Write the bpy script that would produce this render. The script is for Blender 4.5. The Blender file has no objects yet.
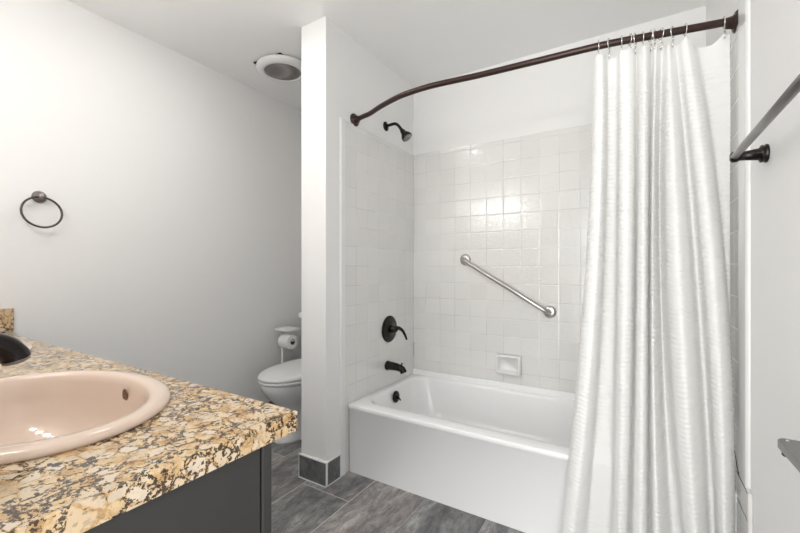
import bpy, bmesh, math, random
from mathutils import Vector, Matrix, noise
PI = math.pi
random.seed(4)
SC = bpy.context.scene
COL = SC.collection

# ------------------------------------------------------------------ camera, world, exposure
YAW = 31.43
cam_d = bpy.data.cameras.new('camera')
cam_d.sensor_width = 36.0
cam_d.lens = 384.8 / 800 * 36.0
cam_d.shift_y = (269.1 - 266.5) / 800
cam_d.clip_start = 0.02
cam = bpy.data.objects.new('camera', cam_d)
COL.objects.link(cam)
cam.location = (0, 0, 1.127)
cam.rotation_euler = (PI / 2, 0, math.radians(YAW))
SC.camera = cam

world = bpy.data.worlds.new('world')
SC.world = world
world.use_nodes = True
world.node_tree.nodes['Background'].inputs[0].default_value = (0.98, 0.99, 1.0, 1)
world.node_tree.nodes['Background'].inputs[1].default_value = 1.85
GLOBE_STRENGTH = 32.0
FILL_LAMP_STRENGTH = 30.0

SC.view_settings.view_transform = 'Standard'
SC.view_settings.look = 'None'
SC.view_settings.gamma = 1.0
SC.view_settings.use_curve_mapping = False
SC.view_settings.exposure = 0.20

# daylight of the next room, coming through the doorway the camera stands in
def area(name, loc, rot, sx, sy, power, col=(1, 1, 1)):
    d = bpy.data.lights.new(name, 'AREA')
    d.shape = 'RECTANGLE'; d.size = sx; d.size_y = sy; d.energy = power; d.color = col
    o = bpy.data.objects.new(name, d); COL.objects.link(o)
    o.location = loc; o.rotation_euler = rot
    return o
area('doorway_daylight', (-0.05, -1.6, 1.15), (math.radians(90), 0, 0), 1.6, 2.0, 50, (1.0, 0.985, 0.96))

# ------------------------------------------------------------------ room dimensions
XL, XR, YB, ZC = -2.367, 0.301, 2.43, 2.44     # left wall, right wall, back wall, ceiling
PX0, PX1, PY = -1.546, -1.370, 1.504           # partition wall: left face, right face, free end
TUBY, TUBH = 1.673, 0.377

# ------------------------------------------------------------------ material helpers
def mat(name, col, rough=0.5, metal=0.0, **kw):
    m = bpy.data.materials.new(name); m.use_nodes = True
    b = m.node_tree.nodes['Principled BSDF']
    b.inputs['Base Color'].default_value = (*col, 1)
    b.inputs['Roughness'].default_value = rough
    b.inputs['Metallic'].default_value = metal
    for k, v in kw.items():
        b.inputs[k].default_value = v
    return m
class N:
    """small node-graph helper"""
    def __init__(s, m): s.t = m.node_tree; s.b = s.t.nodes['Principled BSDF']
    def new(s, typ, **kw):
        n = s.t.nodes.new(typ)
        for k, v in kw.items(): setattr(n, k, v)
        return n
    def put(s, sock, v):
        if isinstance(v, (int, float, tuple)): sock.default_value = v
        else: s.t.links.new(v, sock)
    def math(s, op, a, b=0.0, c=0.0, clamp=False):
        n = s.new('ShaderNodeMath', operation=op); n.use_clamp = clamp
        s.put(n.inputs[0], a); s.put(n.inputs[1], b); s.put(n.inputs[2], c); return n.outputs[0]
    def noise(s, vec, scale, detail=3, rough=0.5, dist=0.0):
        n = s.new('ShaderNodeTexNoise'); s.put(n.inputs['Vector'], vec)
        n.inputs['Scale'].default_value = scale; n.inputs['Detail'].default_value = detail
        n.inputs['Roughness'].default_value = rough; n.inputs['Distortion'].default_value = dist
        return n
    def ramp(s, fac, stops, interp='LINEAR'):
        n = s.new('ShaderNodeValToRGB'); s.put(n.inputs[0], fac); r = n.color_ramp; r.interpolation = interp
        while len(r.elements) < len(stops): r.elements.new(0.5)
        for e, (p, c) in zip(r.elements, stops):
            e.position = p; e.color = (c, c, c, 1) if isinstance(c, (int, float)) else (*c, 1)
        return n.outputs[0]
    def mix(s, fac, a, b, blend='MIX'):
        n = s.new('ShaderNodeMix', data_type='RGBA', blend_type=blend)
        s.put(n.inputs[0], fac)
        s.put(n.inputs[6], (*a, 1) if isinstance(a, tuple) and len(a) == 3 else a)
        s.put(n.inputs[7], (*b, 1) if isinstance(b, tuple) and len(b) == 3 else b)
        return n.outputs[2]
    def bump(s, h, strength, dist=0.01, normal=None):
        n = s.new('ShaderNodeBump'); s.put(n.inputs['Height'], h)
        n.inputs['Strength'].default_value = strength; n.inputs['Distance'].default_value = dist
        if normal is not None: s.t.links.new(normal, n.inputs['Normal'])
        return n.outputs[0]
    def obj(s): return s.new('ShaderNodeTexCoord').outputs['Object']
    def sep(s, v):
        n = s.new('ShaderNodeSeparateXYZ'); s.put(n.inputs[0], v); return n.outputs
    def comb(s, x, y, z):
        n = s.new('ShaderNodeCombineXYZ')
        for i, v in enumerate((x, y, z)): s.put(n.inputs[i], v)
        return n.outputs[0]

def paint(name, col, bump=0.12, rough=0.6, scale=90):
    m = mat(name, col, rough); n = N(m)
    h = n.noise(n.obj(), scale, 2).outputs[0]
    n.put(n.b.inputs['Normal'], n.bump(h, bump, 0.002)); return m

M_wall = paint('wall_paint', (0.855, 0.85, 0.84))
M_ceil = paint('ceiling_paint', (0.90, 0.90, 0.895), 0.1)
M_trim = mat('white_glazed_trim', (0.80, 0.80, 0.785), 0.12)
M_tub = mat('white_enamel', (0.89, 0.895, 0.90), 0.12)
M_porc = mat('white_porcelain', (0.84, 0.84, 0.84), 0.1)
M_caulk = mat('caulk', (0.75, 0.74, 0.72), 0.6)
M_bronze = mat('oil_rubbed_bronze', (0.022, 0.018, 0.017), 0.2, 0.7)
M_rod = mat('brown_bronze', (0.050, 0.029, 0.024), 0.32, 0.6)
M_steel = mat('brushed_steel', (0.52, 0.50, 0.48), 0.28, 1.0)
M_chrome = mat('chrome', (0.75, 0.74, 0.72), 0.15, 1.0)
M_dark = mat('dark_gap', (0.012, 0.011, 0.010), 0.8)
M_crack = mat('crack_line', (0.07, 0.06, 0.05), 0.9)
M_cab = mat('charcoal_cabinet_paint', (0.036, 0.035, 0.033), 0.45)
M_plastic = mat('white_plastic', (0.80, 0.80, 0.79), 0.35)
M_paper = mat('tissue_paper', (0.85, 0.85, 0.85), 0.9)
M_card = mat('cardboard_core', (0.10, 0.085, 0.07), 0.9)
M_pewter = mat('dark_pewter', (0.27, 0.26, 0.255), 0.30, 0.9)
M_ringm = mat('aged_bronze_ring', (0.09, 0.075, 0.072), 0.3, 0.8)
M_hammer = mat('aged_silver_mount', (0.30, 0.26, 0.25), 0.35, 0.85)

def tile_material(name, horiz, h0, v0, pitch=0.1108):
    m = mat(name, (0.70, 0.69, 0.67), 0.13, **{'Specular IOR Level': 0.85}); n = N(m)
    o = n.sep(n.obj())
    hx = n.math('SUBTRACT', o[0 if horiz == 'x' else 1], h0)
    hz = n.math('SUBTRACT', o[2], v0)
    fx = n.math('DIVIDE', hx, pitch); fz = n.math('DIVIDE', hz, pitch)
    def edge(f):                                  # 0 at the joint .. 0.5 mid tile
        a = n.math('FRACT', f); return n.math('MINIMUM', a, n.math('SUBTRACT', 1.0, a))
    e = n.math('MINIMUM', edge(fx), edge(fz))
    g = n.ramp(e, [(0.007, 1.0), (0.018, 0.0)])
    cell = n.comb(n.math('FLOOR', fx), n.math('FLOOR', fz), 3.0)
    wn = n.new('ShaderNodeTexWhiteNoise'); n.put(wn.inputs['Vector'], cell)
    tone = n.math('MULTIPLY_ADD', wn.outputs['Value'], 0.05, 0.975)
    blotch = n.noise(n.obj(), 1.6, 3).outputs[0]
    base = n.mix(blotch, (0.74, 0.735, 0.715), (0.79, 0.78, 0.76))
    base = n.mix(1.0, base, n.comb(tone, tone, tone), 'MULTIPLY')
    gn = n.noise(n.obj(), 5.0, 2).outputs[0]
    gcol = n.mix(n.ramp(gn, [(0.42, 0.0), (0.62, 1.0)]), (0.70, 0.69, 0.67), (0.50, 0.48, 0.455))
    n.put(n.b.inputs['Base Color'], n.mix(g, base, gcol))
    n.put(n.b.inputs['Roughness'], n.math('MULTIPLY_ADD', g, 0.5, 0.085))
    wave = n.noise(n.obj(), 75, 2, 0.5, 0.8).outputs[0]
    wave2 = n.noise(n.obj(), 10, 2).outputs[0]
    soft = n.ramp(e, [(0.0, 0.0), (0.045, 1.0)])
    b1 = n.bump(n.math('ADD', wave, n.math('MULTIPLY', wave2, 0.8)), 1.0, 0.0010)
    tilt = n.math('ADD', n.math('MULTIPLY', n.math('FRACT', fx), n.math('MULTIPLY_ADD', wn.outputs['Value'], 0.5, -0.25)), soft)
    n.put(n.b.inputs['Normal'], n.bump(tilt, 1.0, 0.0006, b1))
    return m
M_tile_back = tile_material('white_tile_back', 'x', -0.381, 1.588)
M_tile_side = tile_material('white_tile_side', 'y', YB - 0.012, 1.588)

def floor_material():
    m = mat('slate_plank_tile', (0.2, 0.2, 0.2), 0.3); n = N(m)
    o = n.sep(n.obj())
    fx = n.math('DIVIDE', n.math('SUBTRACT', o[0], -1.490), 0.3067)
    ix = n.math('FLOOR', fx)
    off = n.math('MULTIPLY', ix, 0.62)
    fy = n.math('ADD', n.math('DIVIDE', n.math('SUBTRACT', o[1], 1.462), 0.613), off)
    iy = n.math('FLOOR', fy)
    def edge(f, p):
        a = n.math('FRACT', f); return n.math('MULTIPLY', n.math('MINIMUM', a, n.math('SUBTRACT', 1.0, a)), p)
    e = n.math('MINIMUM', edge(fx, 0.3067), edge(fy, 0.613))
    g = n.ramp(e, [(0.0016, 1.0), (0.0030, 0.0)])
    wn = n.new('ShaderNodeTexWhiteNoise'); n.put(wn.inputs['Vector'], n.comb(ix, iy, 1.0))
    r = wn.outputs['Value']
    sc = n.new('ShaderNodeVectorMath', operation='MULTIPLY'); n.put(sc.inputs[0], n.obj()); sc.inputs[1].default_value = (1.0, 0.38, 1.0)
    sh = n.new('ShaderNodeVectorMath', operation='ADD'); n.put(sh.inputs[0], sc.outputs[0]); n.put(sh.inputs[1], n.comb(n.math('MULTIPLY', r, 9.0), n.math('MULTIPLY', r, 5.0), r))
    a = n.noise(sh.outputs[0], 7, 8, 0.68, 0.9).outputs[0]
    b = n.noise(sh.outputs[0], 42, 7, 0.75, 0.6).outputs[0]
    c = n.noise(sh.outputs[0], 4, 4, 0.6, 0.6).outputs[0]
    base = n.ramp(a, [(0.30, (0.080, 0.081, 0.087)), (0.46, (0.165, 0.163, 0.166)), (0.58, (0.27, 0.265, 0.26)), (0.70, (0.44, 0.43, 0.42))])
    brown = n.ramp(a, [(0.30, (0.12, 0.10, 0.095)), (0.5, (0.27, 0.235, 0.22)), (0.70, (0.48, 0.445, 0.42))])
    base = n.mix(n.ramp(n.math('ADD', n.math('MULTIPLY', c, 0.7), n.math('MULTIPLY', r, 0.5)), [(0.58, 0.0), (0.86, 0.75)]), base, brown)
    base = n.mix(1.0, base, n.ramp(b, [(0.32, 0.5), (0.62, 1.35)]), 'MULTIPLY')
    tone = n.math('MULTIPLY_ADD', r, 0.35, 0.82)
    base = n.mix(1.0, base, n.comb(tone, tone, tone), 'MULTIPLY')
    gsel = n.ramp(n.noise(n.obj(), 2.2, 1).outputs[0], [(0.35, 0.15), (0.65, 0.5)])
    gsel = n.math('MAXIMUM', gsel, n.ramp(n.math('ADD', o[0], 2.0), [(0.82, 1.0), (0.86, 0.0)]))
    gcol = n.mix(gsel, (0.10, 0.10, 0.10), (0.62, 0.61, 0.59))
    n.put(n.b.inputs['Base Color'], n.mix(g, base, gcol))
    n.put(n.b.inputs['Roughness'], n.math('MULTIPLY_ADD', b, 0.25, 0.28))
    n.put(n.b.inputs['Normal'], n.bump(n.math('SUBTRACT', n.math('MULTIPLY', a, 0.6), g), 0.35, 0.002))
    return m
M_floor = floor_material()

def slate_base_material():
    m = mat('slate_baseboard_tile', (0.09, 0.09, 0.095), 0.4); n = N(m)
    a = n.noise(n.obj(), 16, 6, 0.7, 0.5).outputs[0]
    n.put(n.b.inputs['Base Color'], n.ramp(a, [(0.3, (0.07, 0.072, 0.077)), (0.7, (0.21, 0.21, 0.215))])); return m
M_slate = slate_base_material()

def granite_material():
    m = mat('golden_granite', (0.5, 0.4, 0.3), 0.12); n = N(m)
    o = n.obj()
    warp = n.noise(o, 38, 3, 0.6)
    vm = n.new('ShaderNodeVectorMath', operation='MULTIPLY_ADD')
    n.put(vm.inputs[0], warp.outputs['Color']); vm.inputs[1].default_value = (0.020, 0.020, 0.020); n.put(vm.inputs[2], o)
    w = vm.outputs[0]
    mid = n.noise(w, 46, 5, 0.7).outputs[0]
    fine = n.noise(o, 230, 3, 0.7).outputs[0]
    gold = n.ramp(mid, [(0.28, (0.22, 0.115, 0.05)), (0.40, (0.46, 0.275, 0.12)), (0.52, (0.62, 0.43, 0.225)), (0.64, (0.68, 0.53, 0.35)), (0.76, (0.74, 0.66, 0.53))])
    S = 40
    vo = n.new('ShaderNodeTexVoronoi'); n.put(vo.inputs['Vector'], w); vo.inputs['Scale'].default_value = S
    ve = n.new('ShaderNodeTexVoronoi', feature='DISTANCE_TO_EDGE'); n.put(ve.inputs['Vector'], w); ve.inputs['Scale'].default_value = S
    cellv = n.sep(vo.outputs['Color'])
    d = ve.outputs['Distance']
    cream = n.math('MULTIPLY', n.ramp(cellv[0], [(0.38, 0.0), (0.5, 1.0)]), n.ramp(d, [(0.05, 0.0), (0.13, 1.0)]))
    creamc = n.mix(cellv[1], (0.64, 0.49, 0.32), (0.70, 0.61, 0.49))
    base = n.mix(n.math('MULTIPLY', cream, 0.88), gold, creamc)
    patch = n.ramp(n.noise(o, 14, 3, 0.65).outputs[0], [(0.40, 0.0), (0.58, 1.0)])
    width = n.math('MULTIPLY_ADD', patch, 0.13, 0.015)
    speck = n.ramp(fine, [(0.47, 0.0), (0.51, 1.0)])
    vein = n.ramp(n.math('SUBTRACT', width, d), [(0.0, 0.0), (0.025, 1.0)])
    dark = n.math('MULTIPLY', vein, speck)
    blob = n.math('MULTIPLY', n.ramp(n.noise(o, 110, 3, 0.6).outputs[0], [(0.56, 0.0), (0.585, 1.0)]), n.ramp(patch, [(0.1, 0.25), (0.6, 1.0)]))
    dark = n.math('MAXIMUM', dark, blob)
    grey = n.math('MULTIPLY', n.ramp(n.noise(o, 24, 3).outputs[0], [(0.60, 0.0), (0.66, 0.3)]), n.ramp(d, [(0.02, 0.2), (0.2, 1.0)]))
    base = n.mix(grey, base, (0.33, 0.31, 0.31))
    base = n.mix(n.math('MULTIPLY', dark, 0.95), base, n.mix(cellv[2], (0.016, 0.013, 0.012), (0.055, 0.032, 0.020)))
    n.put(n.b.inputs['Base Color'], base)
    return m
M_granite = granite_material()
M_sink = mat('almond_porcelain', (0.73, 0.58, 0.475), 0.10)

def curtain_material():
    m = mat('white_seersucker', (0.93, 0.93, 0.915), 0.85); n = N(m)
    tr = n.new('ShaderNodeBsdfTranslucent'); tr.inputs[0].default_value = (0.92, 0.92, 0.905, 1)
    mx = n.new('ShaderNodeMixShader'); mx.inputs[0].default_value = 0.28
    out = n.t.nodes['Material Output']
    n.t.links.new(n.b.outputs[0], mx.inputs[1]); n.t.links.new(tr.outputs[0], mx.inputs[2]); n.t.links.new(mx.outputs[0], out.inputs[0])
    h = n.noise(n.obj(), 260, 2).outputs[0]
    n.put(n.b.inputs['Normal'], n.bump(h, 0.25, 0.002)); return m
M_curtain = curtain_material()
def grille_material():
    m = mat('grey_perforated_grille', (0.2, 0.18, 0.17), 0.6); n = N(m)
    v = n.new('ShaderNodeTexVoronoi'); n.put(v.inputs['Vector'], n.obj()); v.inputs['Scale'].default_value = 190; v.inputs['Randomness'].default_value = 0.1
    n.put(n.b.inputs['Base Color'], n.ramp(v.outputs['Distance'], [(0.3, (0.06, 0.05, 0.05)), (0.5, (0.34, 0.31, 0.30))])); return m
M_grille = grille_material()

# ------------------------------------------------------------------ mesh helpers
def obj(name, bm, m, parent=None, smooth=False, loc=None, bevel=0.0, seg=2, sub=0):
    me = bpy.data.meshes.new(name)
    bmesh.ops.recalc_face_normals(bm, faces=bm.faces)
    bm.to_mesh(me); bm.free()
    for mm in (m if isinstance(m, (list, tuple)) else [m]): me.materials.append(mm)
    if smooth:
        for p in me.polygons: p.use_smooth = True
    o = bpy.data.objects.new(name, me); COL.objects.link(o)
    if parent is not None: o.parent = parent
    if loc is not None: o.location = loc
    if bevel:
        b = o.modifiers.new('bevel', 'BEVEL'); b.width = bevel; b.segments = seg; b.limit_method = 'ANGLE'; b.angle_limit = math.radians(40)
        for p in me.polygons: p.use_smooth = True
        wn = o.modifiers.new('wn', 'WEIGHTED_NORMAL'); wn.keep_sharp = True
    if sub:
        s = o.modifiers.new('sub', 'SUBSURF'); s.levels = s.render_levels = sub
    return o
def tag(o, label=None, cat=None, group=None, kind=None):
    if label: o['label'] = label
    if cat: o['category'] = cat
    if group: o['group'] = group
    if kind: o['kind'] = kind
    return o
def thing(name, label, cat, loc=(0, 0, 0), group=None):
    o = bpy.data.objects.new(name, None); COL.objects.link(o); o.location = loc
    o.empty_display_size = 0.05
    return tag(o, label, cat, group)
def struct(name, bm, m, label, cat, **kw):
    o = obj(name, bm, m, **kw); return tag(o, label, cat, kind='structure')
def box(bm, x0, x1, y0, y1, z0, z1):
    vs = [bm.verts.new((x, y, z)) for z in (z0, z1) for x, y in ((x0, y0), (x1, y0), (x1, y1), (x0, y1))]
    for f in ((3, 2, 1, 0), (4, 5, 6, 7), (0, 1, 5, 4), (1, 2, 6, 5), (2, 3, 7, 6), (3, 0, 4, 7)):
        bm.faces.new([vs[i] for i in f])
    return bm
def B(*a): return box(bmesh.new(), *a)
def loft(bm, rings, cap0=True, cap1=True):
    vr = [[bm.verts.new(p) for p in r] for r in rings]
    n = len(vr[0])
    for a, b in zip(vr, vr[1:]):
        for i in range(n): bm.faces.new((a[i], a[(i + 1) % n], b[(i + 1) % n], b[i]))
    if cap0: bm.faces.new(vr[0][::-1])
    if cap1: bm.faces.new(vr[-1])
    return bm
def frame(d):
    d = Vector(d).normalized(); up = Vector((0, 0, 1)) if abs(d.z) < 0.95 else Vector((1, 0, 0))
    a = d.cross(up).normalized(); return a, d.cross(a).normalized()
def lathe(bm, c, axis, prof, n=32, cap0=True, cap1=True):
    """prof: (distance along axis, radius)"""
    c = Vector(c); d = Vector(axis).normalized(); a, b = frame(d)
    return loft(bm, [[c + d * s + (a * math.cos(2 * PI * i / n) + b * math.sin(2 * PI * i / n)) * max(r, 1e-4) for i in range(n)] for s, r in prof], cap0, cap1)
def catmull(pts, k=8):
    P = [Vector(p) for p in pts]; P = [P[0] * 2 - P[1]] + P + [P[-1] * 2 - P[-2]]
    out = []
    for i in range(1, len(P) - 2):
        for j in range(k):
            t = j / k; a, b, c, d = P[i - 1:i + 3]
            out.append(0.5 * ((2 * b) + (c - a) * t + (2 * a - 5 * b + 4 * c - d) * t * t + (3 * b - a - 3 * c + d) * t ** 3))
    out.append(P[-2]); return out
def tube(bm, pts, r, n=14, closed=False, sx=1.0):
    pts = [Vector(p) for p in pts]; m = len(pts)
    rr = r if isinstance(r, (list, tuple)) else [r] * m
    def tan(i):
        if closed: return (pts[(i + 1) % m] - pts[i - 1]).normalized()
        return (pts[min(i + 1, m - 1)] - pts[max(i - 1, 0)]).normalized()
    t = tan(0); a, b = frame(t); rings = []
    for i in range(m):
        t2 = tan(i); q = t.rotation_difference(t2); a = q @ a; b = q @ b; t = t2
        rings.append([pts[i] + (a * math.cos(2 * PI * j / n) * sx + b * math.sin(2 * PI * j / n)) * rr[i] for j in range(n)])
    if closed:
        vr = [[bm.verts.new(p) for p in r_] for r_ in rings]
        for i in range(m):
            A, Bv = vr[i], vr[(i + 1) % m]
            for j in range(n): bm.faces.new((A[j], A[(j + 1) % n], Bv[(j + 1) % n], Bv[j]))
        return bm
    return loft(bm, rings)
def lerp_r(a, b, n): return [a + (b - a) * i / (n - 1) for i in range(n)]
def rrect(x0, x1, y0, y1, r, z, n=8):
    out = []
    for cx, cy, a0 in ((x1 - r, y1 - r, 0), (x0 + r, y1 - r, 90), (x0 + r, y0 + r, 180), (x1 - r, y0 + r, 270)):
        for i in range(n + 1):
            a = math.radians(a0 + 90 * i / n); out.append(Vector((cx + r * math.cos(a), cy + r * math.sin(a), z)))
    return out

# ------------------------------------------------------------------ room shell
T = 0.12
floor = struct('floor', B(XL - T, XR + T, -T, YB + T, -0.1, 0.0), M_floor, 'grey slate-look plank tiles laid across the bathroom floor', 'floor')
struct('ceiling', B(XL - T, XR + T, -T, YB + T, ZC, ZC + 0.1), M_ceil, 'smooth off-white ceiling over the whole bathroom', 'ceiling')
wl = struct('wall_left', B(XL - T, XL, -T, YB + T, 0, ZC), M_wall, 'long pale grey wall carrying the towel ring', 'wall')
wb = struct('wall_back', B(XL, XR, YB, YB + T, 0, ZC), M_wall, 'pale wall behind the bathtub and the toilet', 'wall')
wr = struct('wall_right', B(XR, XR + T, -T, YB + T, 0, ZC), M_wall, 'white wall at the right carrying the towel bar', 'wall')
wf = struct('wall_front', B(XL, -0.50, -T, 0.0, 0, ZC), M_wall, 'vanity wall behind the granite counter', 'wall')
wc = struct('wall_center', B(PX0, PX1, PY, YB, 0, ZC), M_wall, 'partition wall with a bright free end between toilet and bathtub', 'wall')
# small patched nail hole on the free end of the partition
o = obj('nail_mark', lathe(bmesh.new(), (-1.462, PY, 1.728), (0, -1, 0), [(0, 0.005), (0.0015, 0.003)], 10), M_caulk, wc)

# tiling of the tub surround
TT = 0.006
ZT = 1.950
obj('tile_surround', B(PX1, XR, YB - TT, YB, 0.30, ZT), M_tile_back, wb)
obj('tile_surround', B(PX1, PX1 + TT, 1.652, YB - TT, 0.0, ZT), M_tile_side, wc)
def bullnose(bm, x, s, y0, y1, z0, z1, w=0.004):
    """rounded vertical edge strip; s = direction it stands off the wall"""
    prof = []
    for i in range(9):
        a = PI * i / 16
        prof.append((x + s * (TT + w) * math.sin(a), y0 + 0.016 * (1 - math.cos(a))))
    prof += [(x + s * (TT + w), y1 - 0.004), (x + s * TT, y1), (x, y1)]
    return loft(bm, [[Vector((p[0], p[1], z)) for p in prof] for z in (z0, z1 - 0.006, z1)])
obj('bullnose_edge', bullnose(bmesh.new(), PX1, 1, 1.612, 1.652, 0.0, ZT), M_trim, wc, smooth=False)
obj('tile_surround', B(XR - TT, XR, 1.672, YB - TT, 0.30, ZT), M_tile_side, wr)
obj('bullnose_edge', bullnose(bmesh.new(), XR, -1, 1.565, 1.672, 0.452, ZT + 0.06), M_trim, wr)
obj('tile_leg', B(XR - TT - 0.006, XR, 1.530, 1.690, 0.0, 0.452), M_tile_side, wr, bevel=0.003)
obj('crack', tube(bmesh.new(), catmull([(XR - TT - 0.001, 1.805, 0.520), (XR - TT - 0.001, 1.765, 0.505), (XR - TT - 0.001, 1.72, 0.478), (XR - TT - 0.004, 1.685, 0.462), (XR - TT - 0.005, 1.655, 0.455)], 4), 0.0014, 6), M_crack, wr)
obj('crack', tube(bmesh.new(), [(XR - TT - 0.0065, 1.535, 0.452), (XR - TT - 0.0065, 1.688, 0.452)], 0.0009, 6), M_crack, wr)
obj('crack', tube(bmesh.new(), [(XR - TT - 0.0065, 1.535, 0.368), (XR - TT - 0.0065, 1.688, 0.368)], 0.0008, 6), M_crack, wr)
obj('caulk_gap', tube(bmesh.new(), [(PX1 + TT + 0.001, YB - TT - 0.001, 0.60), (PX1 + TT + 0.001, YB - TT - 0.001, 0.50)], 0.0012, 6), M_crack, wc)

# slate tile baseboards
def baseboard(name, boxes, label):
    bm = bmesh.new()
    for b in boxes: box(bm, *b)
    return struct(name, bm, M_slate, label, 'baseboard', bevel=0.001, seg=1)
HB = 0.122
bc = baseboard('baseboard_center', [(PX0 - 0.008, PX1 + 0.009, PY - 0.010, PY, 0.004, HB), (PX1, PX1 + 0.010, PY + 0.002, 1.606, 0.004, HB), (PX0 - 0.010, PX0, PY + 0.002, YB - 0.012, 0.004, HB)],
               'dark slate tile baseboard wrapping the foot of the partition wall')
g = B(PX0 - 0.010, PX1 + 0.0115, PY - 0.0115, PY, HB, HB + 0.006); box(g, PX1, PX1 + 0.0115, PY, 1.611, HB, HB + 0.006)
box(g, PX1 + 0.0090, PX1 + 0.0115, PY - 0.0115, PY + 0.002, 0.0, HB); box(g, PX1, PX1 + 0.0105, 1.606, 1.611, 0.0, HB)
box(g, PX0 - 0.010, PX0 - 0.0075, PY - 0.0112, PY + 0.0, 0.0, HB); box(g, PX0 - 0.009, PX1 + 0.0115, PY - 0.013, PY - 0.0, 0.0, 0.005); box(g, PX1, PX1 + 0.013, PY, 1.611, 0.0, 0.005)
obj('grout_line', g, M_trim, bc)
baseboard('baseboard_left', [(XL, XL + 0.010, 0.60, YB, 0.0, HB)], 'dark slate tile baseboard along the towel ring wall')

# ------------------------------------------------------------------ bathtub
tub = thing('bathtub', 'white built-in bathtub with a flat apron, behind the shower curtain', 'bathtub', (0, 0, 0))
tx0, tx1, ty0, ty1 = PX1 + TT, XR - TT, TUBY, YB - TT
bm = bmesh.new()
def rr(dx0, dx1, dy0, dy1, r, z): return rrect(tx0 + dx0, tx1 - dx1, ty0 + dy0, ty1 - dy1, r, z)
H = TUBH
rings = [rr(0.004, 0, 0.010, 0, 0.004, 0.0), rr(0.004, 0, 0.008, 0, 0.004, H - 0.030), rr(0.002, 0, 0.002, 0, 0.006, H - 0.026), rr(0.001, 0, 0.000, 0, 0.008, H - 0.005),
         rr(0.002, 0.002, 0.002, 0.002, 0.009, H - 0.0015), rr(0.005, 0.005, 0.006, 0.004, 0.012, H),
         rr(0.040, 0.066, 0.074, 0.022, 0.105, H), rr(0.045, 0.07, 0.078, 0.026, 0.107, H - 0.001), rr(0.052, 0.075, 0.085, 0.032, 0.112, H - 0.006), rr(0.058, 0.085, 0.091, 0.038, 0.118, H - 0.020),
         rr(0.075, 0.12, 0.102, 0.050, 0.14, H - 0.10), rr(0.095, 0.18, 0.115, 0.065, 0.16, H - 0.22), rr(0.13, 0.24, 0.15, 0.10, 0.17, H - 0.285), rr(0.20, 0.32, 0.21, 0.17, 0.16, H - 0.30)]
loft(bm, rings, cap0=False, cap1=True)
obj('shell', bm, M_tub, tub, smooth=True)
bm = bmesh.new()   # wall ledge of the tub under the tiles
lath = [(ty1 - 0.022, H - 0.004), (ty1 - 0.020, H + 0.008), (ty1 - 0.012, H + 0.030), (ty1, H + 0.034), (ty1, H - 0.004)]
loft(bm, [[Vector((x, y, z)) for y, z in lath] for x in (tx0, tx1)])
obj('back_ledge', bm, M_tub, tub, smooth=False, bevel=0.003)
ov = obj('overflow_plate', lathe(bmesh.new(), (-1.290, 2.058, 0.322), (1, 0, 0.12), [(0, 0.036), (0.006, 0.036), (0.011, 0.030), (0.012, 0.010)], 28), M_bronze, tub, smooth=True)
tag(ov, 'dark bronze overflow plate')
obj('overflow_lever', tube(bmesh.new(), [(-1.282, 2.058, 0.322), (-1.262, 2.056, 0.316), (-1.250, 2.054, 0.306)], [0.007, 0.005, 0.004], 10), M_bronze, ov, smooth=True)
dr = obj('drain', lathe(bmesh.new(), (-1.02, 2.05, H - 0.299), (0, 0, 1), [(0, 0.035), (0.004, 0.034), (0.005, 0.012)], 24), M_bronze, tub, smooth=True)

# ------------------------------------------------------------------ bath fittings
XF = PX1 + TT
t = thing('tub_spout', 'dark bronze tub spout sticking out just above the bathtub rim', 'faucet', (XF, 2.072, 0.507))
p = catmull([(0.0, 0, 0), (0.035, 0, 0.001), (0.08, 0, -0.002), (0.112, 0, -0.010), (0.126, 0, -0.032)], 5)
obj('spout', tube(bmesh.new(), p, [0.029 - 0.008 * min(1, i / (len(p) - 6)) for i in range(len(p))], 20), M_bronze, t, smooth=True)
obj('wall_collar', lathe(bmesh.new(), (0, 0, 0), (1, 0, 0), [(0, 0.030), (0.010, 0.031), (0.014, 0.027)], 24), M_bronze, t, smooth=True)
obj('diverter_knob', lathe(bmesh.new(), (0.112, 0, 0.006), (0, 0, 1), [(0, 0.003), (0.014, 0.003), (0.015, 0.007), (0.020, 0.007), (0.022, 0.004)], 12), M_bronze, t, smooth=True)

t = thing('shower_valve', 'round dark bronze valve plate with a curved lever on the plumbing wall', 'shower valve', (XF, 2.095, 0.739))
obj('escutcheon', lathe(bmesh.new(), (0, 0, 0), (1, 0, 0), [(0, 0.086), (0.004, 0.087), (0.009, 0.083), (0.012, 0.074), (0.013, 0.070), (0.016, 0.030), (0.018, 0.026)], 48), M_bronze, t, smooth=True)
lv = obj('lever', lathe(bmesh.new(), (0.010, 0, 0), (1, 0, 0), [(0, 0.026), (0.018, 0.024), (0.040, 0.020), (0.052, 0.012), (0.054, 0.003)], 24), M_bronze, t, smooth=True)
p = catmull([(0.045, 0, 0.006), (0.062, 0.010, 0.010), (0.085, 0.022, -0.004), (0.100, 0.032, -0.032), (0.110, 0.040, -0.066)], 5)
obj('lever_arm', tube(bmesh.new(), p, lerp_r(0.014, 0.0065, len(p)), 14), M_bronze, lv, smooth=True)

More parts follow.
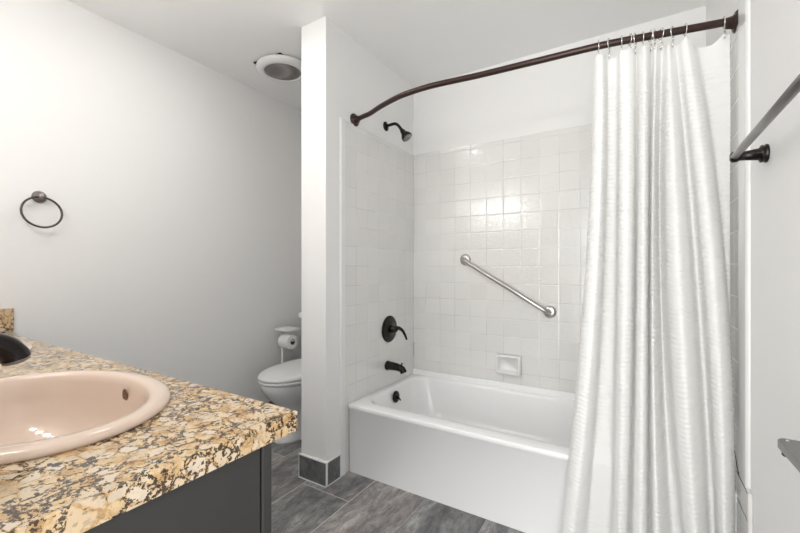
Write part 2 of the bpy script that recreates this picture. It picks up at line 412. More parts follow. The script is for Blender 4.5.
t = thing('wall_shower', 'black shower head on a bent arm high on the plumbing wall', 'shower', (PX1, 2.065, 2.045))
obj('flange', lathe(bmesh.new(), (0, 0, 0), (1, 0, 0), [(0, 0.030), (0.004, 0.030), (0.010, 0.018), (0.012, 0.012)], 28), M_bronze, t, smooth=True)
p = catmull([(0, 0, 0), (0.045, 0, 0.004), (0.075, 0, 0.002), (0.100, 0, -0.018), (0.128, 0, -0.058)], 5)
obj('shower_arm', tube(bmesh.new(), p, 0.0095, 14), M_bronze, t, smooth=True)
hd = obj('shower_head', lathe(bmesh.new(), (0.120, 0, -0.045), (0.60, 0, -0.8), [(0, 0.013), (0.012, 0.014), (0.014, 0.017), (0.026, 0.017), (0.030, 0.020), (0.055, 0.033), (0.068, 0.034), (0.070, 0.031)], 28), M_bronze, t, smooth=True)
obj('spray_face', lathe(bmesh.new(), (0.120 + 0.6 * 0.0702, 0, -0.045 - 0.8 * 0.0702), (0.60, 0, -0.8), [(0, 0.029), (0.002, 0.028), (0.003, 0.010)], 24), M_pewter, hd, smooth=True)

# grab bar
YT = YB - TT
t = thing('grab_bar', 'stainless steel grab bar slanting down across the tiled back wall', 'grab bar')
g1 = Vector((-0.968, YT, 1.190)); g2 = Vector((-0.434, YT, 0.872))
d = (g2 - g1).normalized(); out = Vector((0, -1, 0))
p = [g1 + out * 0.004, g1 + out * 0.030, g1 + out * 0.044 + d * 0.008, g1 + out * 0.052 + d * 0.026, g2 + out * 0.052 - d * 0.026, g2 + out * 0.044 - d * 0.008, g2 + out * 0.030, g2 + out * 0.004]
obj('bar', tube(bmesh.new(), p, 0.0145, 20), M_steel, t, smooth=True)
for c in (g1, g2):
    obj('flange', lathe(bmesh.new(), c, out, [(0, 0.037), (0.003, 0.0375), (0.009, 0.034), (0.013, 0.026), (0.014, 0.016)], 32), M_steel, t, smooth=True)

# soap dish
t = thing('soap_dish', 'white ceramic soap dish set into the back wall tiles above the tub', 'soap dish', (-0.678, YT, 0.527))
w, h = 0.078, 0.062
def ring_xz(w, h, r, y, n=6, dz=0): return [Vector((q.x, y, q.y + dz)) for q in rrect(-w, w, -h, h, r, 0, n)]
bm = bmesh.new()
loft(bm, [ring_xz(w, h, 0.012, 0.0), ring_xz(w, h, 0.012, -0.024), ring_xz(w - 0.004, h - 0.004, 0.012, -0.034), ring_xz(w - 0.012, h - 0.012, 0.010, -0.036),
          ring_xz(w - 0.017, h - 0.018, 0.009, -0.030, dz=0.003), ring_xz(w - 0.021, h - 0.022, 0.009, -0.006, dz=0.003)])
obj('dish', bm, M_trim, t, smooth=True)
bm = bmesh.new()
sec = [(-0.004, -0.058), (-0.036, -0.060), (-0.048, -0.050), (-0.050, -0.038), (-0.045, -0.036), (-0.034, -0.045), (-0.004, -0.045)]
loft(bm, [[Vector((x, y, z)) for y, z in sec] for x in (-0.066, 0.066)])
obj('lip', bm, M_trim, t, bevel=0.003)

# ------------------------------------------------------------------ curved curtain rod
CY, SY = math.cos(math.radians(YAW)), math.sin(math.radians(YAW))
def ray_ratio(px):                     # x/y of the vertical plane seen at a given column
    u = (px - 400) / 384.8
    return (-SY + u * CY) / (CY + u * SY)
RZ = 1.978
t = thing('shower_rod', 'bowed brown bronze rod spanning the tub and carrying the curtain', 'curtain rod')
rod_pts = [(PX1 + 0.004, 1.741), (PX1 + 0.040, 1.733), (-1.287, 1.722), (-1.232, 1.708), (-1.136, 1.665), (-1.002, 1.620), (-0.898, 1.604), (-0.78, 1.602), (-0.58, 1.622), (-0.33, 1.636), (-0.10, 1.650), (0.08, 1.682), (0.20, 1.705), (XR - 0.004, 1.722)]
rod_curve = catmull([(x, y, RZ) for x, y in rod_pts], 8)
obj('rod', tube(bmesh.new(), rod_curve, 0.0130, 18), M_rod, t, smooth=True)
fl = [(0, 0.036), (0.004, 0.037), (0.009, 0.033), (0.012, 0.023), (0.020, 0.020), (0.032, 0.018), (0.034, 0.013)]
obj('flange', lathe(bmesh.new(), (PX1, 1.740, RZ), (1, -0.12, 0), fl, 28), M_rod, t, smooth=True)
obj('flange', lathe(bmesh.new(), (XR, 1.732, RZ), (-1, -0.12, 0), fl, 28), M_rod, t, smooth=True)
def rod_at(px):
    k = ray_ratio(px); best = min(range(len(rod_curve) - 1), key=lambda i: abs(rod_curve[i].x - k * rod_curve[i].y) + abs(rod_curve[i + 1].x - k * rod_curve[i + 1].y))
    a, b = rod_curve[best], rod_curve[best + 1]
    fa, fb = a.x - k * a.y, b.x - k * b.y
    tt = fa / (fa - fb) if abs(fa - fb) > 1e-9 else 0
    return a + (b - a) * tt

# ------------------------------------------------------------------ shower curtain: pleats run through these columns
#         column at top, middle, bottom; depth offset top, middle/bottom (- = towards the room)
KN = [(593.0, 585.5, 558, 0.014, 0.004), (596.5, 589, 561, -0.010, -0.026), (602.0, 597, 570, -0.018, -0.040), (605.5, 602.5, 580, 0.002, 0.000), (608.5, 605, 588, 0.018, 0.042),
      (616.5, 615.5, 606, 0.016, 0.043), (620.5, 618.5, 613, -0.012, -0.010), (627.5, 625, 618, -0.020, -0.038), (633.0, 632, 625, -0.010, -0.020), (636.5, 635, 629, 0.014, 0.022), (639.5, 637.5, 632, 0.000, -0.014),
      (644.5, 642.5, 640, -0.020, -0.040), (648.5, 647, 646, -0.010, -0.022), (651.5, 649.5, 650, 0.016, 0.024), (654.0, 651.0, 654, 0.002, -0.020), (656.5, 653.0, 661, -0.004, -0.034), (658.5, 656.0, 669, 0.006, 0.000),
      (661.5, 659.5, 677, 0.018, 0.040), (664.5, 663.0, 686, 0.014, 0.030), (667.5, 669, 692, -0.004, -0.014), (670.0, 679, 701, -0.004, -0.040), (672.5, 688, 708, 0.010, -0.004), (675.0, 694, 713, 0.016, 0.036),
      (678.0, 699, 717, 0.004, 0.030), (681.0, 704, 720, -0.014, -0.012), (686.5, 713, 724, -0.022, -0.040), (691.0, 721, 730, -0.012, -0.022), (694.0, 724.5, 732.5, 0.006, 0.010), (698.0, 725, 731, 0.016, 0.036), (709.0, 727.0, 731.5, 0.012, 0.040), (721.0, 730, 732, 0.004, 0.036), (729.5, 731.8, 733, 0.004, 0.030)]
RING_COLS = [598.4, 609, 621.5, 630, 635.2, 643, 650.4, 654.6, 661, 672.5, 685.3, 724]
ring_pts = [rod_at(c) for c in RING_COLS]
def plan(frac, level):
    """spline through the knots at one of three levels (0 top, 1 middle, 2 bottom)"""
    n = len(KN) - 1; f = min(max(frac, 0), 1) * n; i = min(int(f), n - 1); tt = f - i
    def pt(j):
        j = min(max(j, 0), n); k = KN[j]; px = k[level]
        if level == 0: y = rod_at(min(px, 733)).y + k[3]
        elif level == 1: y = 1.626 + k[4] * (1.7 if k[4] > 0 else 1.15) + 0.06 * max(0, (px - 690) / 45)
        else: y = 1.606 + k[4] * 1.0 + 0.02 * max(0, (px - 700) / 35)
        return Vector((ray_ratio(px) * y, y))
    a, b, c, d = pt(i - 1), pt(i), pt(i + 1), pt(i + 2)
    return 0.5 * ((2 * b) + (c - a) * tt + (2 * a - 5 * b + 4 * c - d) * tt * tt + (3 * b - a - 3 * c + d) * tt ** 3)
NS, NZ = 520, 420
ZTOP, ZBOT = 1.942, 0.05
cols = [[plan(i / NS, l) for i in range(NS + 1)] for l in range(3)]
# arc length for the ruffle pattern
arc = [0.0]
for i in range(NS): arc.append(arc[-1] + (cols[1][i + 1] - cols[1][i]).length)
tops = []
ringx = [p_.x for p_ in ring_pts]
for i in range(NS + 1):
    x = cols[0][i].x; dip = 0.006
    for a, b in zip(ringx, ringx[1:]):
        if a <= x <= b:
            q = (x - a) / (b - a); dip = (b - a) * 0.30 * 4 * q * (1 - q)
    if x < ringx[0]: dip = (ringx[0] - x) * 0.8
    tops.append(ZTOP - min(dip, 0.030))
bm = bmesh.new(); grid = []
for j in range(NZ + 1):
    row = []
    v = j / NZ
    pos = []
    for i in range(NS + 1):
        z = tops[i] + (ZBOT - tops[i]) * v
        # level weights: middle level sits at z = 1.15
        q = (ZTOP - z) / (ZTOP - ZBOT); qm = (ZTOP - 1.15) / (ZTOP - ZBOT)
        L0 = (q - qm) * (q - 1) / (qm * 1.0); L1 = q * (q - 1) / (qm * (qm - 1)); L2 = q * (q - qm) / (1 - qm)
        # depth and width follow the same quadratic through the three levels
        P = cols[0][i] * L0 + cols[1][i] * L1 + cols[2][i] * L2
        pos.append((P, z))
    for i in range(NS + 1):
        P, z = pos[i]
        a = pos[max(i - 1, 0)][0]; b = pos[min(i + 1, NS)][0]; tn = b - a
        nrm = Vector((tn.y, -tn.x)); nrm = nrm.normalized() if nrm.length > 1e-9 else Vector((0, -1))
        s = arc[i]
        ph = 1.7 * noise.noise(Vector((s * 16, z * 9, 0))) + 1.1 * math.sin(s * 95)
        amp = 0.0024 * (0.65 + 0.6 * noise.noise(Vector((s * 30, z * 22, 5)))) * min(1, (1.90 - z) / 0.08 if z < 1.90 else 0)
        dd = amp * math.sin(2 * PI * z / 0.0160 + ph)
        slack = 0.006 * noise.noise(Vector((s * 7, z * 2.2, 11)))
        y = P.y + nrm.y * dd + slack; x = P.x + nrm.x * dd
        lim = TUBY - 0.006 + max(0, z - 0.38) * 0.30     # the cloth rests against the apron
        if lim - y < 0.06: y = -0.007 * math.log(math.exp(-(y - 1.6) / 0.007) + math.exp(-(lim - 1.6) / 0.007)) + 1.6
        row.append(bm.verts.new((min(x, XR - 0.02), y, z)))
    grid.append(row)
for j in range(NZ):
    for i in range(NS): bm.faces.new((grid[j][i], grid[j][i + 1], grid[j + 1][i + 1], grid[j + 1][i]))
cur = obj('shower_curtain', bm, M_curtain, smooth=True)
tag(cur, 'long white ruffled shower curtain hanging in soft pleats at the right', 'shower curtain')

ORD = ['first', 'second', 'third', 'fourth', 'fifth', 'sixth', 'seventh', 'eighth', 'ninth', 'tenth', 'eleventh', 'last']
def make_ring():
    t = thing('curtain_ring', '', 'curtain ring')
    pts = []
    for k in range(26):
        a = math.radians(-75 + 330 * k / 25); pts.append((0.0, 0.0175 * math.cos(a), 0.0175 * math.sin(a) * 1.1))
    pts += [(0.001, 0.004, -0.026), (0.001, 0.002, -0.034)]
    obj('loop', tube(bmesh.new(), pts, 0.0019, 8), M_chrome, t, smooth=True)
    p = catmull([(0.001, 0.000, -0.030), (0.002, -0.005, -0.036), (0.002, -0.006, -0.048), (0.001, 0.001, -0.056), (0.0, 0.006, -0.050)], 4)
    h = obj('hook', tube(bmesh.new(), p, 0.0024, 8), M_chrome, t, smooth=True)
    return t
ring0 = make_ring()
for k, (pt, nm) in enumerate(zip(ring_pts, ORD)):
    if k == 0: r = ring0
    else:
        r = ring0.copy(); COL.objects.link(r)
        for ch in list(ring0.children):
            c = ch.copy(); COL.objects.link(c); c.parent = r
    r.location = (pt.x, pt.y, RZ + 0.0005)
    r.rotation_euler = (0, 0, math.radians([8, -10, 5, 18, -14, 6, 20, -16, 24, -20, 10, 0][k]))
    if k == 0: lab = 'silver curtain ring at the left edge of the shower curtain'
    elif k == 11: lab = 'silver curtain ring alone beside the right wall flange of the rod'
    elif k == 10: lab = 'silver curtain ring left of the wide gap, eleventh from the left'
    else: lab = 'silver curtain ring on the bronze rod, %s from the left of twelve' % nm
    tag(r, lab, 'curtain ring', 'silver rings hanging the shower curtain')

# ------------------------------------------------------------------ towel bar, bracket on the right wall
t = thing('towel_bar', 'grey metal towel bar with black posts high on the right wall', 'towel bar')
for y in (1.386, 0.776):
    obj('post', lathe(bmesh.new(), (XR, y, 1.436), (-1, 0, 0), [(0, 0.024), (0.004, 0.025), (0.008, 0.021), (0.010, 0.023), (0.014, 0.023), (0.018, 0.016), (0.045, 0.0125), (0.057, 0.012), (0.062, 0.0150), (0.073, 0.0150), (0.077, 0.010)], 28), M_bronze, t, smooth=True)
obj('bar', tube(bmesh.new(), [(XR - 0.068, 1.392, 1.436), (XR - 0.068, 0.770, 1.436)], 0.0092, 18), M_pewter, t, smooth=True)

t = thing('wall_bracket', 'dark pewter metal bracket with a slot, low on the right wall', 'wall bracket')
x0, x1, y0, y1, zb = 0.246, XR, 0.86, 1.078, 0.784
bm = bmesh.new()
def plate(z, i): return [Vector((a, b, z)) for a, b in [(x1, y1 - 0.004 - i)] + [(x0 + 0.014 + 0.014 * math.cos(math.radians(q)) + i * 0.5, y1 - 0.016 + (0.014 - i) * math.sin(math.radians(q))) for q in range(90, 181, 15)] + [(x0 + 0.004 + i * 0.5, y0 + 0.05), (x0 + 0.03, y0), (x1, y0)]]
loft(bm, [plate(zb - 0.020, 0.003), plate(zb - 0.017, 0.0), plate(zb - 0.003, 0.0), plate(zb, 0.004)])
obj('arm_plate', bm, M_pewter, t, smooth=False, bevel=0.002)
obj('slot', B(x0 + 0.026, x0 + 0.033, y0 + 0.03, y1 - 0.058, zb - 0.001, zb + 0.0006), M_dark, t)
obj('tip_glint', lathe(bmesh.new(), (x0 + 0.014, y1 - 0.018, zb - 0.0005), (0, 0, 1), [(0, 0.0035), (0.0015, 0.0030), (0.002, 0.001)], 14), M_chrome, t, smooth=True)  # added chrome dot standing in for the bright highlight near the tip
obj('end_knob', lathe(bmesh.new(), (x0 + 0.010, y1 - 0.022, zb - 0.018), (0, 0, -1), [(0, 0.006), (0.010, 0.006), (0.013, 0.003)], 12), M_dark, t, smooth=True)

# ------------------------------------------------------------------ towel ring
t = thing('towel_ring', 'dark round towel ring hanging on the long left wall', 'towel ring', (XL, 0.652, 1.462))
mt = obj('mount', lathe(bmesh.new(), (0, 0, 0), (1, 0, 0), [(0, 0.027), (0.004, 0.028), (0.007, 0.024), (0.010, 0.026), (0.014, 0.024), (0.017, 0.015), (0.036, 0.012), (0.044, 0.015), (0.050, 0.011)], 28), M_hammer, t, smooth=True)
ringc = Vector((0.040, 0.000, -0.073))
obj('ring', tube(bmesh.new(), [ringc + Vector((0.010 * -math.cos(a), 0.0715 * math.sin(a), 0.070 * math.cos(a))) for a in [2 * PI * i / 48 for i in range(48)]], 0.0046, 10, closed=True), M_ringm, t, smooth=True)

# ------------------------------------------------------------------ round ceiling vent
t = thing('exhaust_fan', 'round white exhaust fan with a grey grille on the ceiling', 'exhaust fan', (-1.945, 1.728, ZC))
obj('housing', lathe(bmesh.new(), (0, 0, 0), (0.02, 0.03, -1), [(0.006, 0.140), (0.010, 0.158), (0.018, 0.163), (0.026, 0.161), (0.038, 0.146), (0.044, 0.124), (0.042, 0.116), (0.036, 0.114)], 48), M_plastic, t, smooth=True)
obj('grille', lathe(bmesh.new(), (0, 0, 0), (0.02, 0.03, -1), [(0.034, 0.1165), (0.038, 0.1150), (0.040, 0.05), (0.0405, 0.002)], 48), M_grille, t, smooth=True)
bm = bmesh.new()
box(bm, -0.128, 0.104, -0.123, 0.115, -0.007, -0.0005)
bmesh.ops.rotate(bm, verts=bm.verts, matrix=Matrix.Rotation(math.radians(3), 3, 'Z'))
obj('dark_opening', bm, M_dark, t)

# ------------------------------------------------------------------ toilet
TX = -1.975
t = thing('toilet', 'white elongated toilet with closed lid beside the partition wall', 'toilet', (TX, 0, 0))
def egg(yf, yb, hw, z, n=44, sq=2.3):
    """elongated outline, widest a bit behind the middle"""
    yc = yf + (yb - yf) * 0.56; out = []
    for i in range(n):
        a = 2 * PI * i / n; c, s = math.cos(a), math.sin(a)
        e = 2.0 / (2.05 if c > 0 else sq + 0.6)
        x = hw * math.copysign(abs(s) ** e, s); yy = math.copysign(abs(c) ** e, c)
        out.append(Vector((x, yc - yy * (yc - yf) if c > 0 else yc - yy * (yb - yc), z)))
    return out
bm = bmesh.new()
loft(bm, [egg(1.700, 2.30, 0.122, 0.0), egg(1.698, 2.30, 0.124, 0.012), egg(1.712, 2.295, 0.114, 0.030), egg(1.735, 2.29, 0.102, 0.10), egg(1.745, 2.29, 0.100, 0.17), egg(1.735, 2.29, 0.112, 0.215),
          egg(1.700, 2.29, 0.140, 0.255), egg(1.655, 2.29, 0.166, 0.300), egg(1.622, 2.29, 0.180, 0.345), egg(1.608, 2.29, 0.185, 0.378), egg(1.610, 2.29, 0.184, 0.392), egg(1.620, 2.28, 0.176, 0.396)])
obj('bowl', bm, M_porc, t, smooth=True)
bm = bmesh.new()
loft(bm, [egg(1.606, 2.07, 0.186, 0.399), egg(1.600, 2.075, 0.190, 0.403), egg(1.600, 2.075, 0.190, 0.412), egg(1.606, 2.07, 0.186, 0.417)])
obj('seat', bm, M_plastic, t, smooth=True)
bm = bmesh.new()
loft(bm, [egg(1.604, 2.08, 0.187, 0.4195), egg(1.598, 2.085, 0.191, 0.423), egg(1.598, 2.085, 0.191, 0.431), egg(1.606, 2.08, 0.186, 0.440), egg(1.64, 2.07, 0.160, 0.449), egg(1.75, 2.02, 0.090, 0.455)])
for v in bm.verts:
    if v.co.z > 0.425: v.co.z += max(0, v.co.y - 1.62) * 0.045
obj('lid', bm, M_plastic, t, smooth=True)
for s in (-1, 1):
    obj('hinge', lathe(bmesh.new(), (s * 0.07, 2.085, 0.430), (1, 0, 0), [(-0.025, 0.010), (-0.024, 0.013), (0.024, 0.013), (0.025, 0.010)], 14), M_plastic, t, smooth=True)
bm = bmesh.new()
loft(bm, [rrect(-0.185, 0.185, 2.15, 2.33, 0.04, 0.385), rrect(-0.195, 0.195, 2.145, 2.335, 0.04, 0.50), rrect(-0.205, 0.205, 2.14, 2.34, 0.04, 0.745)])
obj('tank', bm, M_porc, t, smooth=False, bevel=0.004)
bm = bmesh.new()
loft(bm, [rrect(-0.232, 0.232, 2.118, 2.358, 0.03, 0.748), rrect(-0.242, 0.242, 2.108, 2.362, 0.03, 0.756), rrect(-0.242, 0.242, 2.108, 2.362, 0.03, 0.786), rrect(-0.232, 0.232, 2.118, 2.355, 0.03, 0.798)])
obj('tank_lid', bm, M_porc, t, smooth=False, bevel=0.003)
bm = bmesh.new(); lathe(bm, (-0.14, 2.142, 0.690), (0, -1, 0), [(0, 0.014), (0.010, 0.013), (0.014, 0.008)], 16); tube(bm, [(-0.14, 2.130, 0.690), (-0.10, 2.124, 0.686), (-0.06, 2.124, 0.680)], 0.005, 8)
obj('flush_lever', bm, M_chrome, t, smooth=True)

# toilet paper stand and roll
HX, HY = -2.294, 2.035
t = thing('toilet_paper_stand', 'white metal paper stand with a small top shelf beside the toilet', 'paper stand', (HX, HY, 0))
obj('base', lathe(bmesh.new(), (0.03, 0.0, 0), (0, 0, 1), [(0, 0.072), (0.008, 0.074), (0.014, 0.070), (0.016, 0.02)], 32), M_plastic, t, smooth=True)
obj('pole', tube(bmesh.new(), [(0, 0, 0.010), (0, 0, 0.668)], 0.0085, 14), M_plastic, t, smooth=True)
bm = bmesh.new(); loft(bm, [rrect(-0.020, 0.140, -0.060, 0.050, 0.02, 0.665), rrect(-0.025, 0.145, -0.065, 0.055, 0.022, 0.670), rrect(-0.025, 0.145, -0.065, 0.055, 0.022, 0.680), rrect(-0.021, 0.141, -0.060, 0.050, 0.02, 0.684)])
obj('shelf', bm, M_plastic, t)
obj('roll_arm', tube(bmesh.new(), catmull([(0, 0, 0.61), (0.01, -0.012, 0.600), (0.02, -0.02, 0.598), (0.14, -0.02, 0.598)], 5), 0.006, 10), M_plastic, t, smooth=True)
bm = bmesh.new()
def rc(x, r, n=36): return [Vector((x, r * math.cos(2 * PI * i / n), r * math.sin(2 * PI * i / n))) for i in range(n)]
rings = [rc(-0.05, 0.021), rc(-0.05, 0.050), rc(-0.047, 0.053), rc(0.047, 0.053), rc(0.05, 0.050), rc(0.05, 0.021), rc(0.049, 0.0205)]
loft(bm, rings, False, False)
rt = thing('toilet_paper_roll', 'white toilet paper roll hanging on the white paper stand', 'toilet paper', (HX + 0.082, HY - 0.02, 0.588))
obj('paper', bm, M_paper, rt, smooth=False, bevel=0.001)
bm = bmesh.new(); loft(bm, [rc(-0.05, 0.0208), rc(0.0505, 0.0208), rc(0.0505, 0.0190), rc(-0.05, 0.0190), rc(-0.05, 0.0208)], False, False)
obj('core', bm, M_card, rt, smooth=True)

# ------------------------------------------------------------------ vanity
CX1, CY1, CZ = -0.562, 0.537, 0.850       # free corner of the top
SA, SB = 0.292, 0.222                     # sink half axes
SINKS = [(-1.022, 0.268), (-1.892, 0.268)]
va = thing('vanity_cabinet', 'long charcoal painted vanity cabinet under the granite counter', 'cabinet')
cx1, cz = -0.572, 0.812
obj('bottom_panel', B(XL, cx1 - 0.019, 0.004, 0.438, 0.09, 0.108), M_cab, va)
obj('divider', B(-1.462, -1.444, 0.004, 0.438, 0.109, cz - 0.002), M_cab, va)
bm = bmesh.new()
FY0, FY1 = 0.4625, 0.4825
box(bm, XL + 0.0405, cx1 - 0.0455, FY0, FY1, 0.09, 0.14); box(bm, XL + 0.0405, cx1 - 0.0455, FY0, FY1, 0.68, cz)
box(bm, cx1 - 0.045, cx1, FY0, FY1, 0.09, cz); box(bm, XL, XL + 0.04, FY0, FY1, 0.09, cz)
for sx in (-1.47,): box(bm, sx - 0.03, sx + 0.03, FY0, FY1, 0.1405, 0.6795)
obj('face_frame', bm, M_cab, va, bevel=0.0015)
obj('end_panel', B(cx1 - 0.018, cx1 - 0.003, 0.004, 0.4590, 0.09, cz), M_cab, va, bevel=0.001)
obj('shadow_groove', B(cx1 - 0.02, cx1 - 0.010, 0.4592, 0.4623, 0.09, cz), M_dark, va)
obj('toe_kick', B(XL, cx1 - 0.03, 0.004, 0.40, 0.0, 0.09), M_cab, va)
for k in range(4):
    w = (cx1 - 0.006 - XL - 0.01) / 4; a = XL + 0.005 + k * w
    bm = bmesh.new()
    loft(bm, [[Vector((x, y, z)) for x, z in ((a + 0.004 + i, 0.115 + i), (a + w - 0.002 - i, 0.115 + i), (a + w - 0.002 - i, 0.705 - i), (a + 0.004 + i, 0.705 - i))] for y, i in ((0.483, 0), (0.486, 0), (0.490, 0.005), (0.490, 0.05), (0.485, 0.056), (0.485, 0.08))])
    dd = obj('door', bm, M_cab, va)
    kx = a + w - 0.035 if k % 2 == 0 else a + 0.035
    obj('knob', lathe(bmesh.new(), (kx, 0.490, 0.62), (0, 1, 0), [(0, 0.006), (0.012, 0.006), (0.016, 0.014), (0.024, 0.012), (0.026, 0.004)], 16), M_bronze, dd, smooth=True)

# granite top with two oval cut-outs
ct = thing('countertop', 'speckled golden granite counter holding both oval sinks', 'countertop')
def rect_hit(cx, cy, a, x0, x1, y0, y1):
    c, s = math.cos(a), math.sin(a); ts = []
    if c > 1e-9: ts.append((x1 - cx) / c)
    if c < -1e-9: ts.append((x0 - cx) / c)
    if s > 1e-9: ts.append((y1 - cy) / s)
    if s < -1e-9: ts.append((y0 - cy) / s)
    k = min(ts); return cx + c * k, cy + s * k
bm = bmesh.new()
xm = -1.452
for (sx, sy), (x0, x1) in zip(SINKS, ((xm, CX1), (XL + 0.001, xm))):
    y0, y1 = 0.001, CY1
    angs = [2 * PI * i / 96 for i in range(96)] + [math.atan2(b - sy, a - sx) % (2 * PI) for a in (x0, x1) for b in (y0, y1)]
    angs = sorted(angs)
    for z in (CZ, CZ - 0.038):
        inn = [bm.verts.new((sx + (SA - 0.02) * math.cos(a), sy + (SB - 0.02) * math.sin(a), z)) for a in angs]
        outr = [bm.verts.new((*rect_hit(sx, sy, a, x0, x1, y0, y1), z)) for a in angs]
        for i in range(len(angs)):
            j = (i + 1) % len(angs); bm.faces.new((inn[i], inn[j], outr[j], outr[i]))
        if z == CZ: ti, to = inn, outr
        else:
            for i in range(len(angs)):
                j = (i + 1) % len(angs)
                bm.faces.new((ti[i], ti[j], inn[j], inn[i]))
                mx_ = (to[i].co.x + to[j].co.x) / 2
                if abs(mx_ - xm) > 1e-4: bm.faces.new((to[i], to[j], outr[j], outr[i]))
bmesh.ops.remove_doubles(bm, verts=bm.verts, dist=1e-4)
obj('slab', bm, M_granite, ct, bevel=0.004, seg=3)
obj('side_splash', B(XL + 0.0005, XL + 0.020, 0.021, CY1 + 0.026, CZ + 0.0002, CZ + 0.104), M_granite, ct, bevel=0.002)
obj('backsplash', B(XL + 0.021, CX1, 0.0005, 0.020, CZ + 0.0002, CZ + 0.104), M_granite, ct, bevel=0.002)

def make_sink():
    t = thing('sink', '', 'sink')
    bm = bmesh.new()
    def el(da, db, z, dy=0.0, n=96):
        return [Vector(((SA - da) * math.cos(2 * PI * i / n), dy + (SB - db) * math.sin(2 * PI * i / n), z)) for i in range(n)]
    loft(bm, [el(0.004, 0.004, 0.0), el(0.0, 0.0, 0.003), el(0.0, 0.0, 0.008), el(0.003, 0.003, 0.0125), el(0.010, 0.010, 0.0155), el(0.022, 0.026, 0.0165, 0.001), el(0.036, 0.044, 0.0150, 0.008),
              el(0.043, 0.053, 0.009, 0.011), el(0.050, 0.059, -0.004, 0.012), el(0.062, 0.066, -0.035, 0.012), el(0.082, 0.078, -0.075, 0.012), el(0.125, 0.100, -0.112, 0.010), el(0.19, 0.150, -0.130, 0.006), el(0.262, 0.194, -0.135, 0.0)],
         cap0=False, cap1=True)
    obj('basin', bm, M_sink, t, smooth=True)
    obj('drain', lathe(bmesh.new(), (0, 0, -0.1352), (0, 0, 1), [(0, 0.026), (0.004, 0.025), (0.005, 0.010)], 20), M_bronze, t, smooth=True)
    bm = lathe(bmesh.new(), (0, 0, 0), (0, -1, -0.10), [(0, 0.0105), (0.002, 0.0105)], 20)
    bmesh.ops.scale(bm, verts=bm.verts, vec=(1.1, 1, 1.55))
    bmesh.ops.translate(bm, verts=bm.verts, vec=(-0.006, 0.1700, -0.022))
    obj('overflow_hole', bm, M_ovf, t, smooth=False)
    return t
M_ovf = mat('overflow_brown', (0.16, 0.075, 0.045), 0.5)
def make_faucet():
    t = thing('faucet', '', 'faucet')
    bm = bmesh.new(); loft(bm, [rrect(-0.075, 0.075, -0.026, 0.026, 0.025, z) if z < 0.008 else rrect(-0.070, 0.070, -0.022, 0.022, 0.021, z) for z in (0, 0.005, 0.009)])
    obj('base_plate', bm, M_bronze, t, smooth=False, bevel=0.001)
    p = catmull([(0, 0, 0.006), (0, 0.002, 0.065), (0, 0.018, 0.108), (0, 0.055, 0.131), (0, 0.100, 0.131), (0, 0.142, 0.117), (0, 0.160, 0.098), (0, 0.163, 0.090)], 6)
    bm = tube(bmesh.new(), p, lerp_r(0.021, 0.0235, len(p)), 22)
    bmesh.ops.scale(bm, verts=bm.verts, vec=(1.3, 1, 1))
    sp = obj('spout', bm, M_bronze, t, smooth=True)
    obj('aerator', lathe(bmesh.new(), (0, 0.163, 0.091), (0, 0.25, -0.95), [(0, 0.0205), (0.008, 0.0205), (0.010, 0.017), (0.008, 0.004)], 22), M_pewter, sp, smooth=True)
    for s in (-1, 1):
        bm = lathe(bmesh.new(), (s * 0.052, 0, 0.008), (0, 0, 1), [(0, 0.016), (0.02, 0.014), (0.034, 0.011), (0.040, 0.006)], 18)
        tube(bm, [(s * 0.052, 0, 0.036), (s * 0.085, 0.004, 0.046), (s * 0.105, 0.008, 0.048)], [0.007, 0.006, 0.005], 10)
        obj('handle', bm, M_bronze, t, smooth=True)
    return t
def copy_tree(o, parent=None):
    c = o.copy(); COL.objects.link(c)
    if parent: c.parent = parent
    for ch in list(o.children): copy_tree(ch, c)
    return c
s0 = make_sink(); f0 = make_faucet()
s0.location = (*SINKS[0], CZ); s1 = copy_tree(s0); s1.location = (*SINKS[1], CZ)
tag(s0, 'almond oval sink nearest the free end of the granite counter', 'sink', 'oval almond sinks in the counter')
tag(s1, 'almond oval sink farther back, next to the granite side splash', 'sink', 'oval almond sinks in the counter')
f0.location = (SINKS[0][0], 0.083, CZ + 0.0155); f1 = copy_tree(f0); f1.location = (SINKS[1][0], 0.083, CZ + 0.0155)
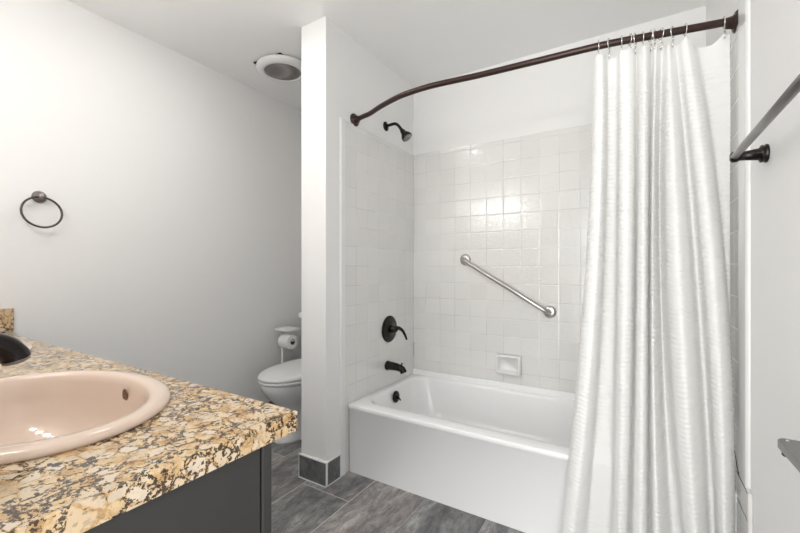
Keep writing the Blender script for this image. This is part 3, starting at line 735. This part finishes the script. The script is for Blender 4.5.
tag(f0, 'dark arched bathroom faucet over the nearer sink, at the left edge', 'faucet', 'bronze faucets on the sinks')
tag(f1, 'dark arched bathroom faucet on the farther sink', 'faucet', 'bronze faucets on the sinks')

# ------------------------------------------------------------------ vanity light above the counter (out of the frame to the left)
m = bpy.data.materials.new('lit_globe'); m.use_nodes = True
b = m.node_tree.nodes['Principled BSDF']; b.inputs['Emission Color'].default_value = (1.0, 0.975, 0.94, 1); b.inputs['Emission Strength'].default_value = GLOBE_STRENGTH
vl = thing('vanity_light', 'bar of lit white globes on the vanity wall above the counter', 'wall lamp', (-1.45, 0, 1.86))
obj('back_plate', B(-0.36, 0.36, 0.0, 0.03, -0.055, 0.055), M_chrome, vl, bevel=0.004)
for k in range(4):
    x = -0.27 + 0.18 * k
    bm = bmesh.new(); bmesh.ops.create_uvsphere(bm, u_segments=24, v_segments=14, radius=0.050); bmesh.ops.translate(bm, verts=bm.verts, vec=(x, 0.095, 0))
    obj('globe', bm, m, vl, smooth=True)
    obj('socket', lathe(bmesh.new(), (x, 0.03, 0), (0, 1, 0), [(0, 0.024), (0.012, 0.022), (0.02, 0.018)], 18), M_chrome, vl, smooth=True)

# ------------------------------------------------------------------ added fill lamp under the ceiling, out of the frame, brightens the alcove
m2 = bpy.data.materials.new('lit_fill_diffuser'); m2.use_nodes = True
b = m2.node_tree.nodes['Principled BSDF']; b.inputs['Emission Color'].default_value = (1.0, 0.985, 0.96, 1); b.inputs['Emission Strength'].default_value = FILL_LAMP_STRENGTH
cl = thing('fill_lamp', 'round fill lamp added under the ceiling out of view to brighten the alcove', 'fill lamp', (-1.58, 0.98, ZC))
obj('rim', lathe(bmesh.new(), (0, 0, 0), (0, 0, -1), [(0.0005, 0.118), (0.018, 0.120), (0.022, 0.114), (0.020, 0.111)], 40), M_plastic, cl, smooth=True)
obj('diffuser', lathe(bmesh.new(), (0, 0, 0), (0, 0, -1), [(0.020, 0.110), (0.028, 0.098), (0.034, 0.06), (0.036, 0.005)], 40), m2, cl, smooth=True)
